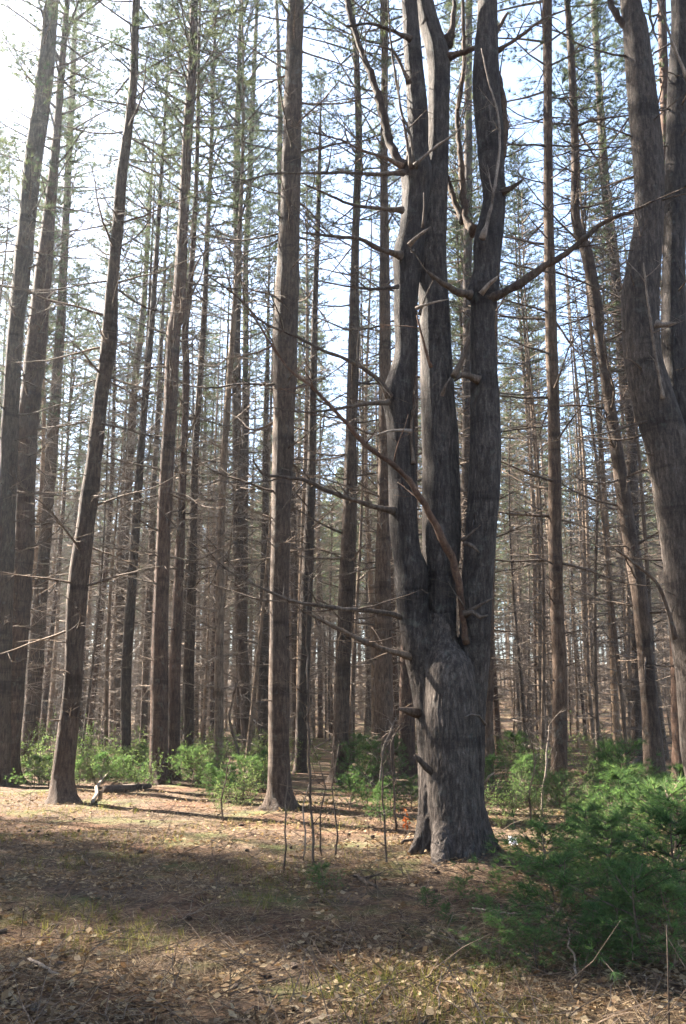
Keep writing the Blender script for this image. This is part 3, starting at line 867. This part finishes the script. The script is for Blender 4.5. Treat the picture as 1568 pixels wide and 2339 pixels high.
while n_pole < 150:
    y = math.sqrt(rng.uniform(19.0 ** 2, 55.0 ** 2)); x = y * rng.uniform(-.46, .46)
    if not free(x, y, .6): continue
    placed.append((x, y)); n_pole += 1
    px = 784 + F * x / y
    lab, g = ('thin dead twiggy pine pole among the trunks on the left', 'thin dead poles on the left') if px < 640 else ('thin dead twiggy pine pole among the trunks right of the pale centre trunk', 'thin dead poles on the right')
    t = thing('dead_pine_pole', (x, y, ground_z(x, y)), lab, 'tree', g, rng.uniform(0, 6.28), rng.uniform(.85, 1.2))
    t.rotation_euler.x = rng.gauss(0, .03); t.rotation_euler.y = rng.gauss(0, .03)
    tm, bm = POLES[n_pole % 4]
    link('trunk', tm, t); stuff_part(link('dead_branches', bm, t))
for x, y in ((8.5, 13), (10.2, 18), (7.2, 9.0), (12, 22), (9.5, 8), (13, 15), (11.5, 11)):
    stand_tree(x, y, rng.randrange(9), 1.05, rng.uniform(0, 6.28), 'pine of the same stand growing beyond the right side of the view', 'pines beyond the right side')

# ------------------------------------------------------------------ the far wood: too many to count
def far_wood():
    rng = random.Random(9)
    protos = []
    for i in range(4):
        mb = MB(); top = 23.0
        path = [Vector((0.15 * math.sin(z * .4 + i), 0.1 * math.cos(z * .3 + i), z)) for z in np.arange(0, top, 2.2)]
        mb.tube(path, [0.15 * (1 - z.z / 25) for z in path], 5, 0)
        for z in np.arange(0.4, 12, 0.5):
            for _ in range(3):
                az = rng.uniform(0, 6.28); d = Vector((math.cos(az), math.sin(az), rng.uniform(-.3, .35)))
                L = rng.uniform(.6, 1.9)
                p = Vector((0, 0, z)); e = p + d * L
                mb.tube([p, p + d * L * .5 + rand_unit(rng) * .1, e], [.016, .012, .005], 3, 0)
                for _ in range(2):
                    a = p.lerp(e, rng.uniform(.3, .9)); mb.tube([a, a + (d + rand_unit(rng)).normalized() * .5], [.008, .004], 3, 0)
        for _ in range(360):
            u = rng.random() ** 0.8; z = 9.5 + u * 13.5
            r = (2.6 * (1 - u) + .3) * math.sqrt(rng.uniform(.05, 1)); az = rng.uniform(0, 6.28)
            p = Vector((r * math.cos(az), r * math.sin(az), z))
            tuft(mb, p, Vector((math.cos(az), math.sin(az), .4)).normalized(), rng, 6, .42, .075, 1, .9)
        protos.append(mb)
    V, Fc, Mi, off = [], [], [], 0
    arr = [(np.array([tuple(q) for q in m.v]), m.f, m.m) for m in protos]
    n = 0
    while n < 600:
        y = math.sqrt(rng.uniform(62 ** 2, 150 ** 2)); x = y * rng.uniform(-.55, .55)
        v, f, mm = arr[n % 4]
        s = rng.uniform(.8, 1.15); a = rng.uniform(0, 6.28); c, sn = math.cos(a), math.sin(a)
        w = np.stack([v[:, 0] * c - v[:, 1] * sn, v[:, 0] * sn + v[:, 1] * c, v[:, 2]], 1) * s + (x, y, ground_z(x, y) - .1)
        V.append(w); Fc += [tuple(i + off for i in q) for q in f]; Mi += mm; off += len(v); n += 1
    me = bpy.data.meshes.new('distant_wood')
    me.from_pydata(np.concatenate(V).tolist(), [], Fc)
    for k in ('bark_sunlit', 'needle'): me.materials.append(M[k])
    me.polygons.foreach_set('material_index', Mi); me.update()
    tag(link('distant_wood', me), 'far mass of thin pine trunks and green crowns closing the view', 'wood', kind='stuff')
far_wood()

# ------------------------------------------------------------------ undergrowth
def young_pine_mesh(seed, h, wid, k=22):
    rng = random.Random(seed); mb = MB()
    lead = [Vector((0.03 * math.sin(z * 5), 0.03 * math.cos(z * 4), z)) for z in np.linspace(-0.05, h, 7)]
    mb.tube(lead, [0.012 * (1 - .8 * i / 6) for i in range(7)], 5, 0)
    for z in np.arange(0.05, h, 0.085):
        u = z / h
        for _ in range(rng.randint(4, 6)):
            az = rng.uniform(0, 6.28); L = wid * (1.0 - 0.75 * u) * rng.uniform(.6, 1.1)
            d = Vector((math.cos(az), math.sin(az), rng.uniform(.05, .45) + .4 * u)).normalized()
            p = Vector((0, 0, z)); pts = [p]
            for i in range(4):
                d = (d + rand_unit(rng) * .15 + Vector((0, 0, .06))).normalized(); pts.append(pts[-1] + d * L / 4)
            mb.tube(pts, [.005, .0045, .004, .003, .002], 3, 0)
            for i in range(1, 5):
                tuft(mb, pts[i], d, rng, k, .08, .0034, 1, .8)
                if i > 1 and rng.random() < .8:
                    sd = (d + rand_unit(rng) * .9).normalized(); e = pts[i] + sd * L * .28
                    mb.tube([pts[i], e], [.003, .002], 3, 0); tuft(mb, e, sd, rng, k, .08, .0034, 1, .8)
    return mb.mesh('foliage', [M['dead'], M['sapling_needle']], smooth=False)

def shrub_mesh(seed, h, wid, leaf=0.040):
    rng = random.Random(seed); mb = MB()
    for s in range(7):
        az = rng.uniform(0, 6.28); d = Vector((math.cos(az) * .5, math.sin(az) * .5, 1)).normalized()
        p = Vector((math.cos(az) * .08, math.sin(az) * .08, -.03)); pts = [p]; L = h * rng.uniform(.7, 1.15)
        for i in range(7):
            d = (d + rand_unit(rng) * .22).normalized(); pts.append(pts[-1] + d * L / 7)
        mb.tube(pts, [.008 * (1 - i / 9) for i in range(8)], 4, 0)
        for i in range(1, 8):
            for _ in range(4):
                sd = (d * .4 + rand_unit(rng)).normalized(); sl = wid * rng.uniform(.2, .6)
                e = pts[i] + sd * sl; mb.tube([pts[i], e], [.003, .0015], 3, 0)
                for q in range(10):
                    ld = (sd + rand_unit(rng)).normalized()
                    mb.leaf(pts[i].lerp(e, rng.uniform(.2, 1.05)), ld, (Vector((0, 0, 1)) + rand_unit(rng) * .8).normalized(), leaf * rng.uniform(.7, 1.2), leaf * .36, 1)
    return mb.mesh('foliage', [M['dead'], M['leaf']], smooth=False)

YP = [young_pine_mesh(1, .8, .5), young_pine_mesh(2, .6, .6), young_pine_mesh(3, 1.0, .5)]
SH = [shrub_mesh(4, 1.0, .6), shrub_mesh(5, .7, .7), shrub_mesh(6, 1.2, .5)]
rng = random.Random(3)
def plant(name, cat, me, x, y, h, h0, label, group, wide=1.0):
    p = ground_at(x, y); p.z = ground_z(p.x, p.y)
    o = tag(link(name, me, None, p), label, cat, group)
    s = h / h0; o.scale = (s * wide, s * wide, s); o.rotation_euler = (0, 0, rng.uniform(0, 6.28))
    return o
near = [
 (1290,2180,.66,0,'lush dark green young pine lowest in the thicket at lower right'),
 (1470,2215,.60,1,'broad dark green young pine at the lower right corner of the photo'),
 (1400,2110,.80,2,'dark green young pine in the middle of the thicket right of the forked tree'),
 (1560,2120,.90,0,'dark green young pine cut by the right edge of the photo'),
 (1255,2055,.62,1,'bushy young pine right of the white scrap by the big trunk'),
 (1345,1985,.66,0,'young pine at the back of the thicket in front of the smooth lone trunk'),
 (1430,1960,.95,2,'tallest feathery young pine before the foot of the snaking trunk'),
 (1540,1990,.85,1,'feathery young pine by the right edge before the big double trunk'),
 (1150,2215,.30,1,'small pale green pine seedling in the litter below the thicket'),
 (1140,2050,.22,0,'small young pine just right of the foot of the forked tree'),
 (1060,2070,.22,1,'tiny pine seedling in front of the foot of the forked tree'),
 (975,2080,.18,0,'tiny pine seedling front left of the forked tree'),
 (735,2035,.22,1,'little lone pine seedling on the open floor near the bare saplings'),
 (1020,2120,.16,2,'lowest pine seedling among leaves below the forked tree'),
]
near += [(x, y, h, i % 3, 'low feathery young pine filling the thicket at lower right between taller ones') for i, (x, y, h) in enumerate(
    [(1205,2130,.34),(1340,2080,.5),(1420,2200,.45),(1535,2230,.55),(1230,2230,.26),(1480,2050,.6),(1300,2040,.5),(1215,2010,.35),(1370,2230,.4),(1110,2120,.22),(1565,2050,.8),(1455,2120,.5),(1500,1905,.8),(1440,1885,.8),(1350,1905,.5),(1562,1890,.9),(1400,1930,.6)])]
HP, HS = (.8, .6, 1.0), (1.0, .7, 1.2)
for x, y, h, k, lab in near:
    plant('young_pine', 'young pine', YP[k], x, y, h * .84, HP[k], lab, 'low young pines filling the thicket' if lab.startswith('low f') else None, 1.5)
for i, (x, y, h) in enumerate([(75,1800,.6),(115,1798,.5),(180,1800,.55),(235,1790,.6),(280,1796,.5),(320,1780,.7),(345,1790,.5),(440,1800,.7),(480,1812,.5),(520,1825,.55),(560,1815,.6),(600,1805,.7),(625,1790,.7)]):
    plant('young_pine', 'young pine', YP[i % 3], x, y, h, HP[i % 3], 'pale feathery young pine in the green band between the left-hand trunks', 'young pines between the left trunks', 1.3)
left = [(95,1790,1.0),(130,1775,1.15),(200,1785,1.15),(228,1800,.7),(255,1780,1.0),(300,1785,1.1),(330,1800,.8),(345,1765,1.0),(215,1755,1.2)]
for i, (x, y, h) in enumerate(left):
    k = i % 3; plant('shrub', 'shrub', SH[k], x, y, h * .95, HS[k], 'sunlit leafy green shrub around the feet of the left-hand pines', 'shrubs among the left pines', 1.0)
mid = [(470,1790,1.0),(505,1780,1.2),(535,1815,.8),(560,1840,.6),(590,1800,1.0),(610,1780,.9),(455,1760,1.2),(500,1850,.4)]
for i, (x, y, h) in enumerate(mid):
    k = (i + 1) % 3; plant('shrub', 'shrub', SH[k], x, y, h * .85, HS[k], 'green shrub between the side-by-side trunks and the pale centre trunk', 'shrubs left of the centre trunk', 1.0)
rgt = [(800,1790,.8),(835,1845,.55),(870,1885,.5),(895,1850,.5),(940,1850,.45),(850,1800,.9),(815,1770,.9),(800,1850,.45),(900,1790,.9)]
for i, (x, y, h) in enumerate(rgt):
    k = i % 3
    plant('young_pine', 'young pine', YP[k], x, y, h, HP[k], 'light green young pine in the sunny patch left of the forked tree', 'young pines left of the forked tree', 1.1)
rr = [(1130,1820,.7),(1165,1865,.6),(1205,1850,.75),(1240,1885,.55),(1290,1890,.6),(1320,1860,.7),(1180,1780,1.0),(1240,1790,1.0),(1390,1830,.9),(1350,1800,1.0),(1440,1850,.9),(1150,1890,.35)]
for i, (x, y, h) in enumerate(rr):
    k = i % 3
    if i % 2: plant('shrub', 'shrub', SH[k], x, y, h, HS[k], 'leafy light green shrub behind the thicket right of the forked tree', 'shrubs right of the forked tree', 1.0)
    else: plant('young_pine', 'young pine', YP[k], x, y, h, HP[k], 'light green young pine behind the thicket right of the forked tree', 'young pines right of the forked tree', 1.1)
for i in range(70):
    y = rng.uniform(20, 40); x = y * rng.uniform(-.45, .45); k = i % 3
    if not free(x, y, .35): continue
    o = tag(link('shrub', SH[k], None, (x, y, ground_z(x, y))), 'low green shrub deep among the slim far trunks', 'shrub', 'shrubs deep in the stand')
    s = rng.uniform(.5, 1.0); o.scale = (s, s, s); o.rotation_euler = (0, 0, rng.uniform(0, 6.28))
def orange_plant():
    p = ground_at(926, 1905); p.z = ground_z(p.x, p.y); r = random.Random(2)
    t = thing('orange_seedling', p, 'small plant with bright orange dead leaves left of the forked tree', 'plant')
    mb = MB(); lf = MB()
    for k in range(4):
        d = Vector((r.uniform(-.3, .3), r.uniform(-.3, .3), 1)).normalized(); e = p + d * r.uniform(.18, .32)
        mb.tube([p - d * .03, e], [.005, .002], 4)
        for q in range(14):
            lf.leaf(p.lerp(e, r.uniform(.3, 1)), (rand_unit(r) + Vector((0, 0, .2))).normalized(), rand_unit(r), .05, .026)
    mb.build('stem', M['dead'], t); lf.build('leaves', M['orange_leaf'], t, False)
orange_plant()

# ------------------------------------------------------------------ bare saplings, sticks, log, snag, white scrap
def sapling(label, rows, Y, seed, tw=1.0, mat='dead'):
    r = random.Random(seed)
    o = []
    for x, y, w in rows:
        p, m = at(x, y, Y); o.append([p.x, p.y, p.z, w * .5 * m])
    o[0][2] = min(o[0][2], ground_z(o[0][0], o[0][1])) - .04
    path = spline(o, .12); b = Vector((o[0][0], o[0][1], 0)); b.z = ground_z(b.x, b.y)
    t = thing('bare_sapling', b, label, 'sapling')
    mb = MB(); pts = [Vector(p[:3]) + rand_unit(r) * .012 for p in path]
    mb.tube(pts, [p[3] for p in path], 5); mb.build('stem', M[mat], t)
    q = MB(); k = len(pts)
    for i in range(2, k):
        if r.random() < .5 * tw:
            d = (Vector((r.uniform(-1, 1), r.uniform(-1, 1), r.uniform(.3, 1)))).normalized()
            dead_branch(q, pts[i], d, r.uniform(.15, .55), .004, r, .8, 3)
    if q.v: stuff_part(q.build('twigs', M[mat], t))
def Yof(x, y): return ground_at(x, y).y
SAP = [
 ('thin bare sapling with the tallest stem right of the pale centre trunk', [(716,1975,7),(712,1850,6),(706,1700,6),(704,1560,5),(700,1440,4),(706,1330,3)], .9),
 ('short bare sapling standing left of the tallest thin stem', [(650,1995,5),(652,1900,4),(655,1800,3),(665,1720,2)], .8),
 ('crooked bare sapling midway between the centre trunk and the forked tree', [(765,1960,5),(770,1880,4),(758,1800,3),(775,1700,2)], 1.2),
 ('dark slender bare sapling left of the forked tree with its foot in shade', [(884,1985,6),(880,1900,5),(874,1800,4),(872,1700,3)], .7),
 ('twiggy bare sapling arching beside the left side of the big trunk', [(905,1900,6),(900,1800,5),(895,1700,4),(930,1640,3),(950,1620,2)], 1.6),
 ('bare sapling with pale twigs between the orange plant and the dark pine', [(862,1850,5),(868,1780,4),(880,1700,4),(905,1640,3)], 1.6),
 ('short bare sapling in the sunny patch below the shrubs left of centre', [(512,1880,5),(505,1830,4),(515,1780,3),(525,1730,2)], .9),
 ('leaning bare sapling right of the shrubs left of centre', [(552,1780,9),(540,1700,8),(525,1640,6),(540,1560,4)], .8),
 ('thin bare sapling right of the big trunk before the light green shrubs', [(1215,1890,5),(1210,1820,4),(1222,1740,3),(1200,1650,2)], 1.0),
 ('pale bare sapling near the foot of the smooth lone trunk', [(1235,1880,6),(1242,1800,5),(1250,1720,4),(1255,1660,2)], .9),
 ('lone pale weed stalk at the lower right corner of the photo', [(1524,2370,5),(1523,2270,4),(1524,2180,3),(1522,2120,2)], .1),
 ('little bare sapling by the left foot of the pale centre trunk', [(690,1960,4),(700,1900,4),(690,1840,3),(712,1780,2)], 1.2),
 ('bare sapling with reddish twigs right of the tallest thin stem', [(735,1950,4),(730,1880,4),(742,1800,3),(728,1740,2)], 1.4),
]
for i, (lab, rows, tw) in enumerate(SAP):
    x, y = rows[0][0], rows[0][1]
    sapling(lab, rows, Yof(x, y), i + 20, tw, 'dead_pale' if 'pale ' in lab and 'right' not in lab else 'dead')

def stick(name, cat, label, a, b, w, mat, zoff=0.02, lift=0.0, tw=0.0):
    p, q = ground_at(*a), ground_at(*b)
    p.z = ground_z(p.x, p.y) + zoff; q.z = ground_z(q.x, q.y) + zoff + lift
    r = random.Random(int(a[0] * 7 + a[1]))
    n = 7; side = (q - p).cross(Vector((0, 0, 1))).normalized()
    pts = [p.lerp(q, i / n) + side * noise.noise(Vector((a[0], i * .6, 1))) * (q - p).length * .07 for i in range(n + 1)]
    for v in pts[1:-1] if not lift else []: v.z = ground_z(v.x, v.y) + zoff
    m = w * .5 * (p.length / F)
    mb = MB(); mb.tube(pts, [m * (1 - .5 * i / n) for i in range(n + 1)], 7, rough=.12)
    for i in range(1, n):
        if r.random() < tw: dead_branch(mb, pts[i], (q - p).normalized() + Vector((r.uniform(-1, 1), r.uniform(-1, 1), .4)), r.uniform(.1, .35), m * .4, r, .5, 3)
    c = p.copy(); o = link(name, mb.mesh(name, [M[mat]], c), None, c)
    return tag(o, label, cat)
stick('fallen_log', 'log', 'grey fallen log lying in front of the left-hand shrubs', (238,1815), (345,1806), 20, 'dead', .06)
stick('fallen_log', 'log', 'rusty brown fallen log behind the light green shrubs on the right', (1310,1775), (1420,1790), 14, 'dead_red', .1)
S = 'fallen_branch'
stick(S, 'branch', 'bleached stick leaning up at the left end of the grey log', (212,1840), (262,1770), 9, 'dead_pale', .03, .25, .6)
stick(S, 'branch', 'pale short stick lying in the sunny patch at lower left', (66,2208), (130,2238), 9, 'dead_pale')
stick(S, 'branch', 'two-pronged pale stick in the shade just front left of the forked tree', (812,2012), (860,2035), 10, 'dead', .02, 0, .8)
stick(S, 'branch', 'grey crooked stick across the shaded floor left of centre', (190,1960), (215,2005), 6, 'dead', .02, 0, .5)
stick(S, 'branch', 'long thin stick lying in front of the small pine seedlings', (1080,2085), (1290,2120), 5, 'dead_pale', .03)
stick(S, 'branch', 'short white stick standing up in the litter below the thicket', (1318,2240), (1300,2195), 6, 'dead_pale', .02, .16)
stick(S, 'branch', 'thin grey stick at the bottom edge right of centre', (1000,2330), (1010,2280), 5, 'dead', .02, .1)
stick(S, 'branch', 'curled twig lying bottom centre on brown leaves', (850,2310), (895,2262), 5, 'dead', .02, .03)
stick(S, 'branch', 'dark leaning dead branch propped before the snaking trunk', (1430,1765), (1535,1720), 12, 'bark', .1, .45, .4)
stick(S, 'branch', 'slanting pale dead branch propped up behind the lone smooth trunk', (1185,1755), (1215,1690), 10, 'dead_pale', .1, 1.2, .6)
stick(S, 'branch', 'slanting dead branch leaning among the trunks right of centre trunk', (770,1795), (742,1740), 7, 'dead', .05, .9, .5)
stick(S, 'branch', 'pale stick lying by the left root of the forked tree', (920,1950), (980,1925), 7, 'dead', .05, .04, .4)
def scrap():
    p = ground_at(1172, 1940); p.z = ground_z(p.x, p.y)
    r = random.Random(1); mb = MB()
    n = 5
    for i in range(n + 1):
        for j in range(n + 1):
            mb.v.append(p + Vector(((i / n - .5) * .085 + r.uniform(-.01, .01), (j / n - .5) * .05 + r.uniform(-.012, .012), .02 + .085 * j / n + r.uniform(-.014, .014))))
    for i in range(n):
        for j in range(n):
            a = i * (n + 1) + j; mb.f.append((a, a + 1, a + n + 2, a + n + 1)); mb.m.append(0)
    m, nt, nn, l, pr = new_mat('white_paper'); pr.inputs['Base Color'].default_value = (.8, .8, .77, 1); pr.inputs['Roughness'].default_value = .7
    me = mb.mesh('paper_scrap', [m], p, False); o = link('paper_scrap', me, None, p)
    so = o.modifiers.new('thick', 'SOLIDIFY'); so.thickness = .004
    tag(o, 'small crumpled white scrap beside the right root of the forked tree', 'litter')
scrap()

# ------------------------------------------------------------------ leaf litter, needles, grass
def scatter(name, label, cat, mat, n, seed, maker, near=4.0, far=17.0, mask=None):
    r = random.Random(seed); mb = MB(); k = 0
    while k < n:
        y = near * (far / near) ** r.random()
        x = r.uniform(-.5, .5) * y
        if mask and not mask(x, y, r): continue
        k += 1; maker(mb, Vector((x, y, ground_z(x, y))), r)
    tag(link(name, mb.mesh(name, [M[mat]], None, False)), label, cat, kind='stuff')
def m_leaf(mb, p, r):
    s = r.uniform(.022, .068); nrm = (Vector((0, 0, 1)) + rand_unit(r) * .8).normalized()
    d = rand_unit(r); d.z *= .25
    mb.leaf(p + Vector((0, 0, r.uniform(.006, .035))), d, nrm, s, s * r.uniform(.45, .75))
def m_needle(mb, p, r):
    d = rand_unit(r); d.z = abs(d.z) * .28
    mb.blade(p + Vector((0, 0, r.uniform(.003, .02))), d.normalized() * r.uniform(.06, .15), r.uniform(.002, .0045), 0, r)
def m_twig(mb, p, r):
    d = rand_unit(r); d.z = abs(d.z) * .3; d.normalize(); L = r.uniform(.1, .5); a = p + Vector((0, 0, .012))
    mb.tube([a, a + d * L * .5 + rand_unit(r) * .03, a + d * L + rand_unit(r) * .05], [.004, .003, .0015], 3)
def m_grass(mb, p, r):
    for _ in range(r.randint(5, 9)):
        d = Vector((r.uniform(-.6, .6), r.uniform(-.6, .6), 1)).normalized()
        mb.blade(p + Vector((r.uniform(-.03, .03), r.uniform(-.03, .03), -.01)), d * r.uniform(.04, .13), .005, 0, r)
def g_mask(x, y, r): return noise.noise(Vector((x * .7, y * .7, 21))) + r.uniform(-.15, .15) > .18
def n_mask(x, y, r): return noise.noise(Vector((x * 1.9, y * 1.9, 51))) + noise.noise(Vector((x * .6, y * .6, 5))) + r.uniform(-.5, .5) > -.15
def l_mask(x, y, r): return noise.noise(Vector((x * 2.3, y * 2.3, 81))) + noise.noise(Vector((x * .5, y * .5, 15))) + r.uniform(-.5, .5) > .05
def m_cone(mb, p, r):
    d = rand_unit(r); d.z *= .2; d.normalize(); L = r.uniform(.05, .1); p = p + Vector((0, 0, .012))
    mb.tube([p, p + d * L * .3, p + d * L * .75, p + d * L], [.006, .017, .014, .004], 7, rough=.5)
scatter('pine_cones', 'dark brown fallen pine cones and bark flakes on the floor', 'cones', 'bark', 150, 6, m_cone, far=13)
scatter('fallen_leaves', 'dry tan and brown fallen leaves strewn over the forest floor', 'leaves', 'dry_leaf', 21000, 1, m_leaf, mask=l_mask)
scatter('pine_straw', 'rusty fallen pine needles matted over the forest floor', 'pine straw', 'litter', 62000, 2, m_needle, mask=n_mask)
scatter('twig_litter', 'thin grey broken twigs scattered on the forest floor', 'twigs', 'dead', 2200, 3, m_twig)
scatter('grass', 'short thin grass and moss tufts in green patches on the floor', 'grass', 'grass', 1900, 4, m_grass, mask=g_mask)

# ------------------------------------------------------------------ added haze in place of lens glare
def haze():
    me = bpy.data.meshes.new('haze')
    x0, x1, y0, y1, z0, z1 = -330, 330, -65, 430, -1.4, 34
    v = [(x, y, z) for z in (z0, z1) for y in (y0, y1) for x in (x0, x1)]
    me.from_pydata(v, [], [(0, 2, 3, 1), (4, 5, 7, 6), (0, 1, 5, 4), (2, 6, 7, 3), (0, 4, 6, 2), (1, 3, 7, 5)])
    m = bpy.data.materials.new('haze'); m.use_nodes = True; n = m.node_tree.nodes
    n.remove(n['Principled BSDF'])
    pv = n.new('ShaderNodeVolumePrincipled')
    pv.inputs['Color'].default_value = (.84, .93, 1, 1); pv.inputs['Density'].default_value = HAZE; pv.inputs['Anisotropy'].default_value = .75
    m.node_tree.links.new(pv.outputs[0], n['Material Output'].inputs['Volume'])
    me.materials.append(m)
    tag(link('haze', me), 'thin added haze standing in for glare from the upper left', 'haze', kind='stuff')
HAZE = 0.0008  # density of the haze added to imitate lens glare
if HAZE: haze()
